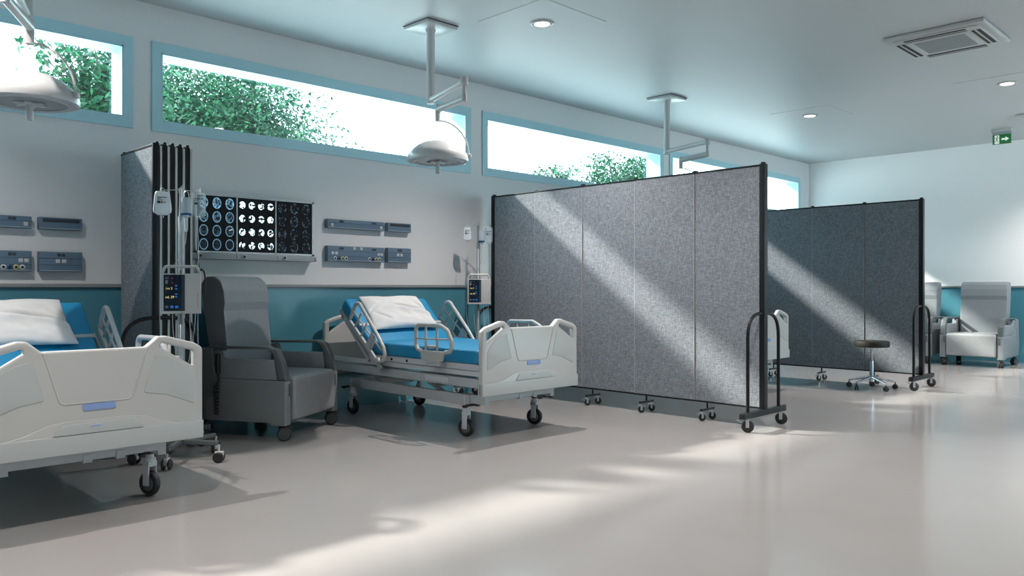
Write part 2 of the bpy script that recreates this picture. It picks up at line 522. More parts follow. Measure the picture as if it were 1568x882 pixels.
def panel_mesh(L, z0, z1, th=.045):
    return MB().box(-th/2, th/2, .004, L-.004, z0+.014, z1-.016)
def partition(label, x, y0, L, n, group):
    root = thing('room_partition', label, 'room divider', (x, y0, 0), 0, group)
    z0, z1 = .150, 2.071
    for i in range(n):
        sg = 1 if i % 2 else -1
        p = obj('fabric_panel', panel_mesh(L, z0, z1), 'fabric', root, (0, i*L, 0), (0, 0, math.radians(.5*sg)))
        f = MB().box(-.024, .024, 0, L, z1-.016, z1, bev=.002).box(-.024, .024, 0, L, z0, z0+.014, bev=.002)
        obj('edge_trim', f, 'black', p)
        if i:
            obj('hinge_cap', MB().box(-.022, .022, -.014, .014, z1-.01, z1+.014, bev=.004), 'black', root, (0, i*L, 0))
            s = MB().box(-.0252, .0252, -.0024, .0024, z0+.016, z1-.018)
            tag(obj('hinge_seal', s, 'seal', root, (0, i*L, 0)), 'pale flexible strip')
            b = thing_part = obj('caster_bracket', MB().cyl((0, -.1, .152), (0, -.1, .098), .008, 8).cyl((-.10, -.1, .092), (.10, -.1, .092), .010, 10), 'black', root, (0.02, i*L, 0))
            put_caster(b, (-.078, -.1, 0), False, 1.0); put_caster(b, (.078, -.1, 0), False, .8)
    for y in (0, n*L):
        obj('end_post', MB().box(-.028, .028, y-.022, y+.022, .150, z1+.004, bev=.003), 'black', root)
        arch(root, 0, y + (-.0 if y == 0 else 0))
        obj('hinge_cap', MB().box(-.018, .018, y-.014, y+.014, z1, z1+.018, bev=.004), 'black', root)
    return root
G_PART = 'grey fabric partitions on wheels'
partition('long open grey fabric partition on casters beside the bed with raised rails', 5.80, 3.065, .6155, 5, G_PART)
partition('grey fabric partition standing farther back behind the low round stool', 9.30, 3.05, .613, 5, G_PART)

# folded partition by the light box
def folded():
    root = thing('room_partition', 'grey fabric partition folded flat into a narrow stack against the wall', 'room divider', (2.06, 5.50, 0), 0, G_PART)
    z0, z1, L = .150, 2.071, .61
    for i in range(5):
        x = i*.0515
        p = obj('fabric_panel', MB().box(x-.019, x+.019, .008, L-.004, z0+.014, z1-.016), 'fabric' if i == 0 else 'black', root)
        f = MB().box(x-.021, x+.021, 0, L, z1-.016, z1, bev=.002).box(x-.021, x+.021, 0, L, z0, z0+.014, bev=.002)
        f.box(x-.021, x+.021, -.006, .008, z0, z1)
        obj('edge_trim', f, 'black', p)
        obj('hinge_cap', MB().box(x-.006, x+.014, -.012, .010, z1-.004, z1+.016, bev=.003).box(x-.012, x+.012, L-.03, L-.01, z1-.004, z1+.014, bev=.003), 'black', root)
        s = MB().box(x+.0215, x+.0345, -.016, .004, z0+.01, z1-.012)
        tag(obj('hinge_seal', s, 'white', root), 'white edge strip')
    obj('end_post', MB().box(-.028, .015, -.022, .0, .15, z1+.004, bev=.003), 'black', root)
    arch(root, .02, -.03)
    return root
folded()

# ------------------------------------------------------------------ hospital bed
def mirror(pl): return [(-x, z) for x, z in reversed(pl)]
def bed():
    root = thing('hospital_bed', 'b', 'hospital bed')
    # end boards -------------------------------------------------
    out = [(-.51, .334), (.51, .334), (.51, .795), (.468, .822), (.325, .862), (.283, .860), (.226, .812),
           (-.226, .812), (-.283, .860), (-.325, .862), (-.468, .822), (-.51, .795)]
    rad = [.008, .008, .03, .03, .03, .02, .02, .02, .02, .03, .03, .03]
    outr = [(p.x, p.y) for p in fillet([(a, b, 0) for a, b in out], rad, 5)]
    hr = [(.298, .806), (.300, .824), (.312, .826), (.462, .782), (.462, .706), (.449, .712)]
    hr = [(p.x, p.y) for p in fillet([(a, b, 0) for a, b in hr], .006, 4)]
    board = plate(outr, [hr, mirror(hr)], .042, .012)
    sp = [(.268, .770), (.216, .590), (.326, .571), (.462, .513), (.462, .640), (.435, .680), (.392, .722), (.330, .755)]
    spr = [(p.x, p.y) for p in fillet([(a, b, 0) for a, b in sp], [.006, .01, .02, .004, .02, .02, .02, .02], 3)]
    side_me = [plate(spr, (), .006, .0025, off=-.003), plate(mirror(spr), (), .006, .0025, off=-.003)]
    tr = fillet([(-.222, 0, .806), (-.150, 0, .566), (.160, 0, .566), (.232, 0, .806)], [0, .03, .03, 0], 6, closed=False)
    lowp = [(-.395, .420), (-.30, .440), (-.20, .478), (-.13, .488), (.15, .488), (.22, .480), (.31, .445), (.395, .420)]
    lowr = [(x, z) for x, z in lowp] + [(.395, .40), (-.395, .40)]
    low_me = plate(lowr, (), .010, .004, off=-.006)
    tray = [(-.185, .425), (-.145, .474), (.175, .474), (.212, .425)]
    tray_me = plate(tray, (), .020, .005, off=-.014)
    for nm, y, flip in (('footboard', 0.0, 1), ('headboard', 2.10, -1)):
        b = link(nm, board, 'white', root, (0, y, 0), (0, 0, 0 if flip == 1 else PI))
        for m_ in side_me: tag(link('side_inlay', m_, 'offwhite', b), 'paler moulded inlay')
        obj('moulded_ridge', MB().sweep(tr, .004, 8), 'white', b)
        link('lower_moulding', low_me, 'white', b)
        base = MB().box(-.510, .510, -.010, .046, .334, .424, bev=.005)
        obj('bumper_strip', base, 'offwhite', b)
        link('bottom_tray', tray_me, 'offwhite', b)
        bl = [(p.x, p.y) for p in fillet([(-.058, .530, 0), (.086, .530, 0), (.086, .560, 0), (-.058, .560, 0)], .008, 4)]
        tag(link('name_plate', plate(bl, (), .008, .002, off=-.005), 'blue_label', b), 'blue name plate')
        e = MB().box(-.03, .022, -.0155, -.014, .448, .466)
        lb = tag(obj('maker_badge', e, 'socket', b), 'small pale badge with blue lettering')
        t = MB()
        for i, w in enumerate((.006, .004, .006, .006, .005, .006)): t.box(-.024+i*.0072, -.024+i*.0072+w, -.0162, -.0154, .453, .461)
        obj('badge_lettering', t, 'blue_label', lb)
    # frame -------------------------------------------------------
    fr = MB()
    for s in (-1, 1):
        fr.box(s*.475, s*.455, .05, 1.46, .508, .552)      # deck side rails
        fr.box(s*.470, s*.440, .05, 2.06, .467, .503)
    fr.box(-.46, .46, .05, .09, .46, .55).box(-.46, .46, 1.42, 1.46, .47, .50)
    fr.box(-.46, .46, .09, 1.46, .540, .552)
    obj('deck_frame', fr, 'whitem', root)
    cf = MB()
    for s in (-1, 1):
        cf.box(s*.455, s*.415, .05, 2.06, .380, .446, bev=.004)
    cf.box(-.42, .42, .06, .12, .385, .44).box(-.42, .42, 1.98, 2.04, .385, .44).box(-.42, .42, .9, .95, .39, .43)
    obj('chassis', cf, 'greywhite', root)
    bf = MB()
    for s in (-1, 1):
        bf.box(s*.385, s*.345, .28, 1.86, .235, .312, bev=.004)
    bf.box(-.36, .36, .28, .33, .24, .305).box(-.36, .36, 1.80, 1.86, .24, .305)
    # cross tube with brackets seen under the footboard
    bf.box(-.36, .36, .12, .15, .275, .315).box(-.02, .02, .115, .155, .262, .30).box(.13, .17, .115, .155, .262, .30).box(-.37, -.33, .12, .30, .25, .315).box(.33, .37, .12, .30, .25, .315)
    obj('base_frame', bf, 'greywhite', root)
    for ya, yb in ((.55, .95), (1.35, 1.70)):
        for s in (-1, 1):
            obj('lift_arm', MB().sweep([(s*.33, ya, .27), (s*.33, yb, .41)], .016, 8), 'greywhite', root)
        obj('cross_tube', MB().cyl((-.33, (ya+yb)/2, .34), (.33, (ya+yb)/2, .34), .014, 10), 'greywhite', root)
    obj('lift_motor', MB().sweep([(0, .55, .30), (0, 1.1, .44)], .022, 10), 'greywhite', root)
    tag(obj('control_plate', MB().box(-.462, -.456, .42, .70, .395, .435, bev=.002), 'whitem', root), 'small white plate with blue dots')
    for y in (1.10, .90): tag(obj('rail_knob', MB().box(-.485, -.474, y, y+.012, .52, .538), 'black', root), 'black knob')
    # wheels
    lg = MB()
    lg.cyl((0, 0, .19), (0, 0, .30), .021, 14).cyl((0, 0, .178), (0, 0, .20), .030, 14)
    lg_me = lg.mesh('leg')
    fk = MB().box(-.028, -.020, -.022, .022, .055, .18, bev=.003).box(.020, .028, -.022, .022, .055, .18, bev=.003).box(-.028, .028, -.024, .024, .155, .185, bev=.004)
    fk_me = fk.mesh('caster_fork')
    wh = MB().lathe([(.018, -.012), (.046, -.013), (.050, -.017), (.060, -.017), (.065, -.010), (.065, .010), (.060, .017), (.050, .017), (.046, .013), (.018, .012)], (0, 0, .065), 28, 'X').mesh('wheel')
    hb = MB().lathe([(.004, -.018), (.016, -.018), (.040, -.0135), (.040, .0135), (.016, .018), (.004, .018)], (0, 0, .065), 20, 'X').mesh('hub')
    pd = MB().sweep([(-.05, -.05, .235), (.05, -.05, .235)], .009, 8).box(-.075, -.045, -.075, -.035, .222, .24, bev=.006).box(.045, .075, -.075, -.035, .222, .24, bev=.006).mesh('brake_pedal')
    for (x, y, a) in ((-.366, .33, .25), (.366, .33, .35), (-.366, 1.83, .1), (.366, 1.83, .3)):
        l = link('leg', lg_me, 'whitem', root, (x, y, 0))
        f = link('caster_fork', fk_me, 'whitem', root, (x, y, 0), (0, 0, a))
        w_ = link('wheel', wh, 'rubber', f)
        link('hub', hb, 'grey_hub', f)
        tag(link('brake_pedal', pd, 'rubber', root, (x, y, 0), (0, 0, 0 if y < 1 else PI)), 'black brake pedal')
    # mattress, flat part and raised back -------------------------
    th = math.radians(43)
    ct, st = math.cos(th), math.sin(th)
    def prof(y):  # distance along the mattress -> (y,z) of top surface
        if y < 1.33: return (y + .07, .657, 0)
        k = y - 1.33
        return (1.40 + k*ct, .657 + k*st, th)
    hw, tk = .435, .105
    vs = []; fs = []
    stations = [0, .015, .04] + [.1 + i*.1 for i in range(12)] + [1.29, 1.33, 1.37, 1.45, 1.55, 1.65, 1.75, 1.822, 1.842, 1.852]
    S = 14
    for si, d in enumerate(stations):
        y, z, a = prof(d)
        if abs(d-1.33) < .05: a = th/2
        ny, nz_ = -math.sin(a), math.cos(a)
        end = {0: .03, 1: .012, len(stations)-1: .03, len(stations)-2: .012}.get(si, 0)
        ring = []
        w = hw - end*.6; tt = end*.5
        rr = .022
        pts = fillet([(-w, -tt, 0), (w, -tt, 0), (w, -tk+tt, 0), (-w, -tk+tt, 0)], rr, 4)
        for p in pts:
            wob = .002*math.sin(d*9+p.x*7) if p.y > -.03 else 0
            ring.append((p.x - .048, y + ny*(p.y+wob), z + nz_*(p.y+wob)))
        vs += ring
    n = len(pts)
    for i in range(len(stations)-1):
        for j in range(n):
            fs.append((i*n+j, i*n+(j+1) % n, (i+1)*n+(j+1) % n, (i+1)*n+j))
    fs.append(tuple(range(n))); fs.append(tuple((len(stations)-1)*n+j for j in reversed(range(n))))
    obj('mattress', MB().add(vs, fs, True), 'mattress', root)
    # back rest plate beneath the raised part
    R = Matrix.Rotation(th, 4, 'X')
    bp = MB().box(-.455, .435, -.06, .50, -.128, -.107)
    bp.box(-.468, -.448, -.10, .50, -.132, -.104).box(.42, .438, -.10, .50, -.132, -.104)
    b_ = obj('backrest_plate', bp, 'greywhite', root, (-.03, 1.40, .657), (th, 0, 0))
    tag(obj('warning_sticker', MB().box(-.4695, -.4682, .40, .43, -.135, -.11), 'orange', b_), 'orange sticker')
    tag(obj('mattress_strap', MB().box(-.488, .392, .185, .212, -.02, .0035, bev=.002), 'white', root, (0, 1.40, .657), (th, 0, 0)), 'white elastic strap')
    # side rails --------------------------------------------------
    def rail_pts(pl, x): return [(x, y, z) for y, z in pl]
    for s in (-1, 1):
        x = -.535 if s < 0 else .445
        r = MB()
        loop = [(1.615, .845), (1.60, .865), (1.535, .965), (1.500, .975), (1.470, .965), (1.215, .712), (1.140, .625), (1.122, .570), (1.140, .515), (1.195, .503), (1.222, .535)]
        loopf = fillet([(x, a, b) for a, b in loop], .03, 4, closed=False)
        r.sweep(loopf, .0155, 12)
        obj('head_side_rail', r, 'white', root)
        v = MB()
        for (a, b) in (((1.540, .782), (1.448, .892)), ((1.456, .700), (1.372, .810)), ((1.325, .590), (1.248, .690))):
            v.sweep([(x, *a), (x, *b)], .009, 8)
        v.sweep([(x, 1.565, .90), (x, 1.17, .60)], .007, 8)
        rr_ = obj('rail_bars', v, 'white', root)
        # base channel
        ch = MB()
        a0, a1 = Vector((1.622, .838)), Vector((1.205, .510))
        d = (a1-a0).normalized(); nn = Vector((-d.y, d.x))
        if nn.y > 0: nn = -nn
        q = [a0, a1, a1+nn*.028, a0+nn*.028]
        me = plate([(p.x, p.y) for p in q], (), .022, .003, 'YZ', x-.011)
        link('rail_channel', me, 'white', root)
        q2 = [a0+nn*.03+d*.01, a1+nn*.03-(-d)*.02+d*.03, a1+nn*.075+d*.02, a0+nn*.070+d*.0]
        me = plate([(p.x, p.y) for p in q2], (), .012, .003, 'YZ', x - s*.03 - .006)
        link('rail_carrier', me, 'greywhite', root)
        c1 = a0*.42+a1*.58; c2 = a0*.30+a1*.70
        up = -nn
        q3 = [c1, c2, c2+up*.125, c1+up*.125]
        me = plate([(p.x, p.y) for p in q3], (), .006, .002, 'YZ', x-.003)
        link('rail_latch_plate', me, 'greywhite', root)
        # foot rail
        f = MB()
        lp = [(.655, .630), (.690, .632), (.716, .665), (.716, .795), (.690, .820), (.425, .824), (.345, .790), (.298, .715), (.298, .660), (.325, .632), (.37, .628)]
        f.sweep(fillet([(x, a, b) for a, b in lp], .03, 4, closed=False), .0155, 12)
        obj('foot_side_rail', f, 'white', root)
        v = MB()
        for y in (.598, .464): v.cyl((x, y, .635), (x, y, .815), .0095, 8)
        v.cyl((x, .715, .718), (x, .318, .724), .006, 8)
        obj('rail_bars', v, 'white', root)
        br = [(.668, .632), (.365, .632), (.388, .600), (.402, .558), (.50, .545), (.53, .545), (.55, .553), (.645, .560), (.650, .600)]
        me = plate([(p.x, p.y) for p in fillet([(a, b, 0) for a, b in br], .006, 3)], (), .018, .004, 'YZ', x-.009)
        link('rail_bracket', me, 'white', root)
        obj('rail_mount', MB().box(x*.9, x, .44, .60, .52, .548), 'greywhite', root)
        obj('rail_mount', MB().box(x*.9, x, 1.20, 1.30, .515, .545), 'greywhite', root)
        tag(obj('rail_clip', MB().box(x-.022*s, x+.012*s, .50, .565, .655, .672, bev=.004).box(x-.01, x+.01, .515, .555, .648, .66), 'white', root), 'small white catch')
    return root
BED = bed()
G_BED = 'hospital beds along the window wall'
BED.location = (4.28, 4.12, 0)
tag(BED, 'white hospital bed with blue mattress between the grey recliner and long open partition', group=G_BED)
b1 = copy_tree(BED); b1.location = (1.235, 4.03, 0)
for ch in [x for x in bpy.data.objects if x.parent == b1]:
    if ch.name.split('.')[0] in ('mattress', 'mattress_strap', 'backrest_plate', 'head_side_rail', 'rail_bars', 'rail_channel', 'rail_carrier', 'rail_latch_plate'): ch.location.x += .075
tag(b1, 'nearest hospital bed, its large white footboard cut off by the left edge', group=G_BED)
b3 = copy_tree(BED); b3.location = (7.86, 4.12, 0)
tag(b3, 'hospital bed almost hidden behind the long partition, one footboard corner showing', group=G_BED)

def pillow_mesh():
    nx, ny = 60, 44
    vs = []; top = {}; bot = {}
    for side in (1, -1):
        for i in range(nx+1):
            for j in range(ny+1):
                u = -1 + 2*i/nx; v = -1 + 2*j/ny
                # pinched edges, pointed corners
                wx = .315 + .035*(1-v)/2
                x = u*wx*(1 - .06*(1-v*v)*0 - .045*(1-abs(v))*abs(u)**3)
                y = v*.205*(1 - .07*(1-abs(u))*abs(v)**3)
                h = (max(0, 1-abs(u)**3.2)*max(0, 1-abs(v)**3.0))**.55
                z = h*(.062 if side == 1 else .030)*side
                if side == 1:
                    c = Vector((x*3, y*3, 1.7))
                    z += h*.016*noise.noise(c*2.0) + h*.006*noise.noise(Vector((x*14, y*26, .3)))
                    # long fold running from the right edge inwards, and tucks at the corners
                    d = (y - .02 + .18*(x-.05)**1.0*.8)
                    if x > -.12: z -= .034*h**.5*math.exp(-(d/.014)**2)*min(1, (x+.12)/.2)
                    z += .020*h**.5*math.exp(-((d+.035)/.03)**2)*min(1, max(0, (x+.2)/.2))
                    for k, (cx_, cy_, a) in enumerate(((-.27, .02, .5), (-.22, -.07, -.7), (.25, .03, 2.4))):
                        dx, dy = x-cx_, y-cy_
                        t = dx*math.cos(a)+dy*math.sin(a); q = -dx*math.sin(a)+dy*math.cos(a)
                        z -= .020*h**.5*math.exp(-(q/.011)**2 - (t/.07)**2)
                key = (i, j)
                if side == -1 and (i in (0, nx) or j in (0, ny)):
                    bot[key] = top[key]; continue
                (top if side == 1 else bot)[key] = len(vs); vs.append((x, y, z))
    fs = []
    for i in range(nx):
        for j in range(ny):
            fs.append((top[i, j], top[i+1, j], top[i+1, j+1], top[i, j+1]))
            fs.append((bot[i, j+1], bot[i+1, j+1], bot[i+1, j], bot[i, j]))
    return MB().add(vs, fs, True).mesh('pillow')
PIL = pillow_mesh()
th = math.radians(43)
def pillow(bx, by, label, dz=.0, dx=0):
    o = link('pillow', PIL, 'pillow', None, (bx+dx, by + 1.40 + .30*math.cos(th) - .034*math.sin(th), .657 + .30*math.sin(th) + .034*math.cos(th)), (th, 0, 0))
    smoothed(o, 1)
    return tag(o, label, 'pillow', 'white pillows on the raised mattresses')
pillow(4.28, 4.12, 'white pillow on the blue mattress between the recliner and long partition', dx=-.055)
pillow(1.235, 4.03, 'creased white pillow on the blue mattress cut by the left edge', dx=.0)

# ------------------------------------------------------------------ recliner chairs
def recliner():
    root = thing('recliner_chair', 'r', 'armchair')
    # local: +y to the back, x across, origin under the middle of the front
    for s in (-1, 1):
        xo, xi = s*.405, s*.325
        x0, x1 = min(xo, xi), max(xo, xi)
        # lower body side
        low = [(-.035, .110), (.075, .106), (.10, .128), (.70, .135), (.74, .30), (.70, .655), (.56, .662), (.555, .52), (.53, .452), (.50, .440), (-.035, .432)]
        lowf = [(p.x, p.y) for p in fillet([(a, b, 0) for a, b in low], [.008, .01, .01, .02, .03, .03, .01, .05, .02, .02, .01], 4)]
        link('side_shell', plate(lowf, (), .078, .008, 'YZ', x0), 'chair_shell', root)
        # upper side panel, recessed
        up = [(.04, .436), (.515, .440), (.55, .49), (.562, .640), (.50, .648), (.478, .640), (.462, .592), (.43, .580), (.062, .580)]
        upf = [(p.x, p.y) for p in fillet([(a, b, 0) for a, b in up], [.01, .02, .03, .01, .01, .01, .02, .02, .01], 4)]
        tag(link('side_panel', plate(upf, (), .060, .006, 'YZ', x0+.009), 'vinyl', root), 'darker inset side panel')
        # armrest: flat bar running forward and curving down to the front post
        pts = [(.60, .674), (.12, .680), (.040, .657), (-.008, .560), (-.036, .434), (.030, .434), (.050, .54), (.070, .62), (.12, .658), (.60, .652)]
        ptf = [(p.x, p.y) for p in fillet([(a, b, 0) for a, b in pts], [.004, .04, .04, .03, .006, .006, .03, .04, .04, .004], 5)]
        ar = link('armrest', plate(ptf, (), .066, .010, 'YZ', x0+.006), 'arm_pad', root)
        hb = MB().box(s*.345-.012, s*.345+.012, -.046, -.034, .32, .41, bev=.003)
        tag(obj('tilt_lever', hb, 'arm_pad', root), 'dark release lever')
    seat = MB().box(-.318, .318, -.05, .52, .33, .462, bev=.03)
    smoothed(obj('seat', seat, 'vinyl_seat', root), 1)
    fl = MB().box(-.318, .318, -.060, .0, .140, .448, bev=.022)
    smoothed(obj('leg_rest', fl, 'vinyl_seat', root), 1)
    obj('under_frame', MB().box(-.33, .33, .05, .68, .14, .32), 'unit_dark', root)
    # back: slightly reclined, side profile swept across, rounded head rest
    pr = [(.50, .44), (.505, .665), (.533, .930), (.525, .990), (.535, 1.08), (.560, 1.150), (.615, 1.190), (.70, 1.185), (.735, 1.13), (.715, .95), (.66, .65), (.64, .44)]
    prf = fillet([(a, b, 0) for a, b in pr], [.02, .05, .02, .02, .05, .04, .04, .04, .05, .05, .05, .02], 5)
    vs = []; n = len(prf)
    cuts = [(-.300, .75), (-.296, .90), (-.285, .98), (-.262, 1.0), (0, 1.0), (.262, 1.0), (.285, .98), (.296, .90), (.300, .75)]
    cy_, cz_ = .62, .82
    for (x, k) in cuts:
        for p in prf:
            dy, dz = p.x-cy_, p.y-cz_
            kk = (1-k)*.12
            L_ = math.hypot(dy, dz)
            vs.append((x, cy_+dy*(1 - kk*1.6), cz_+dz*(1-kk*.5)))
    fs = []
    for i in range(len(cuts)-1):
        for j in range(n):
            fs.append((i*n+j, i*n+(j+1) % n, (i+1)*n+(j+1) % n, (i+1)*n+j))
    fs.append(tuple(range(n))); fs.append(tuple((len(cuts)-1)*n+j for j in reversed(range(n))))
    obj('backrest', MB().add(vs, fs, True), 'vinyl', root)
    # twin casters
    tw = MB()
    for s in (-1, 1):
        tw.lathe([(.012, -.010), (.044, -.010), (.050, -.005), (.050, .005), (.044, .010), (.012, .010)], (s*.022, 0, .05), 24, 'X')
    tw_me = tw.mesh('wheel')
    hub = MB().lathe([(.004, -.0335), (.041, -.0335), (.041, .0335), (.004, .0335)], (0, 0, .05), 20, 'X').mesh('hub')
    hd = MB().box(-.010, .010, -.035, .04, .05, .105, bev=.006).cyl((0, .0, .09), (0, .0, .135), .016, 12).box(-.014, .014, -.055, -.02, .085, .10, bev=.004).mesh('caster_head')
    for (x, y, a) in ((-.36, .0, .55), (.36, .0, .55), (-.36, .64, .2), (.36, .64, -.3)):
        c = link('caster_head', hd, 'rubber', root, (x, y, 0), (0, 0, a))
        link('wheel', tw_me, 'rubber', c); tag(link('hub', hub, 'dark_hub', c), 'grey wheel disc')
    return root
REC = recliner()
G_REC = 'grey recliner armchairs on casters'
wx, wy = .858, .513
REC.location = (3.21 - .045*wx, 5.445 - .045*wy - .0, 0)
REC.rotation_euler = (0, 0, math.atan2(wy, wx))
tag(REC, 'grey recliner armchair between the nearest bed and the bed with raised rails', group=G_REC)
# hand control on its coiled lead, only on the first chair
hs = MB().box(-.018, .018, -.012, .012, -.07, .07, bev=.008)
h1 = tag(obj('hand_control', hs, 'rubber', REC, (-.425, .50, .55)), 'black hand control on a coiled lead')
pts = [(-.425, .50, .48), (-.44, .49, .42), (-.43, .51, .39)]
for i in range(9*14):
    a = 2*PI*i/14
    pts.append((-.432 + .016*math.cos(a), .51 + .016*math.sin(a), .39 - i*.0017))
obj('coiled_lead', MB().sweep(pts, .004, 6), 'rubber', REC)

r2 = copy_tree(REC)
for ch in [x for x in bpy.data.objects if x.parent == r2 and x.name.split('.')[0] in ('hand_control', 'coiled_lead')]: bpy.data.objects.remove(ch)
r2.location = (12.45, 3.43, 0); r2.rotation_euler = (0, 0, -PI/2 - .02)
tag(r2, 'grey recliner armchair facing forward at the far right before the back wall', group=G_REC)
r3 = copy_tree(r2)
r3.location = (12.45, 4.35, 0); r3.rotation_euler = (0, 0, -PI/2 - .02)
tag(r3, 'grey recliner armchair mostly hidden behind the far partition, one side showing', group=G_REC)

# ------------------------------------------------------------------ stool
st = thing('round_stool', 'low black round stool on a chrome five star base before the far partition', 'stool', (8.90, 3.43, 0), .35)
obj('seat', MB().lathe([(.0, .458), (.168, .458), (.177, .461), (.180, .468), (.180, .512), (.176, .520), (.165, .524), (0, .525)], n=48), 'stool', st)
obj('gas_column', MB().lathe([(0, .08), (.026, .08), (.030, .10), (.022, .14), (.020, .30), (.019, .305), (.012, .31), (.012, .44), (.045, .452), (.045, .458), (0, .458)], n=24), 'chrome', st)
for i in range(5):
    a = 2*PI*i/5
    l = MB().sweep([(.02, 0, .128), (.13, 0, .105), (.25, 0, .080)], [.024, .019, .012], 10, flat=.7)
    obj('leg', l, 'chrome', st, None, (0, 0, a))
    w = MB()
    for s in (-1, 1): w.lathe([(.006, -.008), (.022, -.008), (.026, -.004), (.026, .004), (.022, .008), (.006, .008)], (s*.012, 0, .026), 16, 'X')
    w.box(-.006, .006, -.012, .014, .03, .056).cyl((0, 0, .045), (0, 0, .078), .006, 8)
    o = obj('caster', w, 'rubber', st, (.243*math.cos(a), .243*math.sin(a), 0), (0, 0, a*1.7+.4))

# ------------------------------------------------------------------ infusion stands
def text_mesh(s, size):
    cu = bpy.data.curves.new('t', 'FONT'); cu.body = s; cu.size = size; cu.extrude = .0004
    t = bpy.data.objects.new('t', cu); COL.objects.link(t)
    me = bpy.data.meshes.new_from_object(t.evaluated_get(bpy.context.evaluated_depsgraph_get()))
    bpy.data.objects.remove(t); bpy.data.curves.remove(cu)
    return me
def iv_stand():
    root = thing('infusion_stand', 'i', 'drip stand')
    obj('pole', MB().lathe([(0, .10), (.021, .10), (.021, .90), (.017, .905), (.017, 1.55), (.012, 1.56), (.010, 1.70), (.014, 1.71), (.014, 1.735), (0, 1.74)], n=20), 'steel', root)
    h = MB()
    for k in range(4):
        a = PI/2*k
        c, s = math.cos(a), math.sin(a)
        L = .105 if k % 2 == 0 else .06
        p = [(0, 0, 1.725), (c*L*.8, s*L*.8, 1.722), (c*L, s*L, 1.715), (c*(L+.012), s*(L+.012), 1.725), (c*(L+.010), s*(L+.010), 1.742)]
        h.sweep(p, .0028, 6)
    h.cyl((.012, -.01, 1.72), (.012, -.01, 1.76), .004, 6)
    obj('hook_arms', h, 'steel', root)
    obj('base_hub', MB().lathe([(0, .095), (.030, .095), (.034, .105), (.034, .16), (.026, .175), (0, .176)], n=20), 'stand_grey', root)
    lgm = MB().box(.02, .262, -.014, .014, .108, .136, bev=.004).mesh('leg')
    cw = MB()
    for s in (-1, 1): cw.lathe([(.006, -.008), (.028, -.008), (.034, -.003), (.034, .003), (.028, .008), (.006, .008)], (s*.019, 0, .034), 20, 'X')
    cw_me = cw.mesh('wheel')
    sh = MB().box(-.013, .013, -.03, .026, .028, .072, bev=.008).cyl((0, 0, .06), (0, 0, .112), .008, 8).mesh('caster_head')
    for i in range(5):
        a = 2*PI*i/5 + math.radians(-57)
        link('leg', lgm, 'stand_grey', root, None, (0, 0, a))
        ch = link('caster_head', sh, 'white', root, (.27*math.cos(a), .27*math.sin(a), 0), (0, 0, a+1.9+i*.7))
        link('wheel', cw_me, 'rubber', ch)
    return root
def pump():
    """infusion pump clamped on the pole; local origin at its middle bottom, front faces -y"""
    root = thing('infusion_pump', 'p', 'infusion pump')
    w = .115
    obj('housing', MB().box(-w, w, -.045, .045, 0, .245, bev=.006), 'white', root)
    obj('base_lip', MB().box(-w-.002, w+.002, -.05, .048, -.006, .006, bev=.003), 'white', root)
    hp = fillet([(-w+.004, 0, .243), (-w+.022, 0, .290), (w-.022, 0, .290), (w-.004, 0, .243)], [0, .02, .02, 0], 5, closed=False)
    obj('carry_handle', MB().sweep(hp, .0095, 8), 'white', root)
    s = tag(obj('display_panel', MB().box(-w+.012, .018, -.0475, -.044, .012, .238), 'screen', root), 'dark display panel')
    obj('display_edge', MB().box(.0, .019, -.0478, -.044, .012, .238), 'screen2', s)
    for t, z in (('1m 2', .146), ('mL 29', .092)):
        m_ = text_mesh(t, .020)
        m_.transform(Matrix.Rotation(PI/2, 4, 'X'))
        link('digits', m_, 'digit', s, (-w+.022, -.0480, z))
    g = MB()
    g.box(-w+.020, -w+.040, -.0480, -.047, .218, .221).box(-w+.020, -w+.040, -.0480, -.047, .212, .215)
    g.box(-w+.021, -w+.036, -.0480, -.047, .182, .204)
    obj('panel_print', g, 'ink_grey', s)
    g = MB().box(-w+.058, -w+.066, -.0480, -.047, .214, .2165).box(-w+.058, -w+.066, -.0480, -.047, .186, .1885)
    obj('warning_lamps', g, 'redled', s)
    for z in (.165, .145, .112, .096): obj('button', MB().box(-w+.078, -w+.090, -.0485, -.047, z, z+.009, bev=.002), 'blueled', s)
    for x in (-w+.021, -w+.050, -w+.078): obj('button', MB().box(x, x+.018, -.0485, -.047, .03, .045, bev=.002), 'blueled' if x > -w+.03 else 'ink_grey', s)
    obj('door_latch', MB().box(.092, .104, -.0475, -.044, .03, .125, bev=.002), 'offwhite', root)
    obj('pole_clamp', MB().box(-.02, .02, .045, .085, .09, .15, bev=.005), 'greywhite', root)
    return root
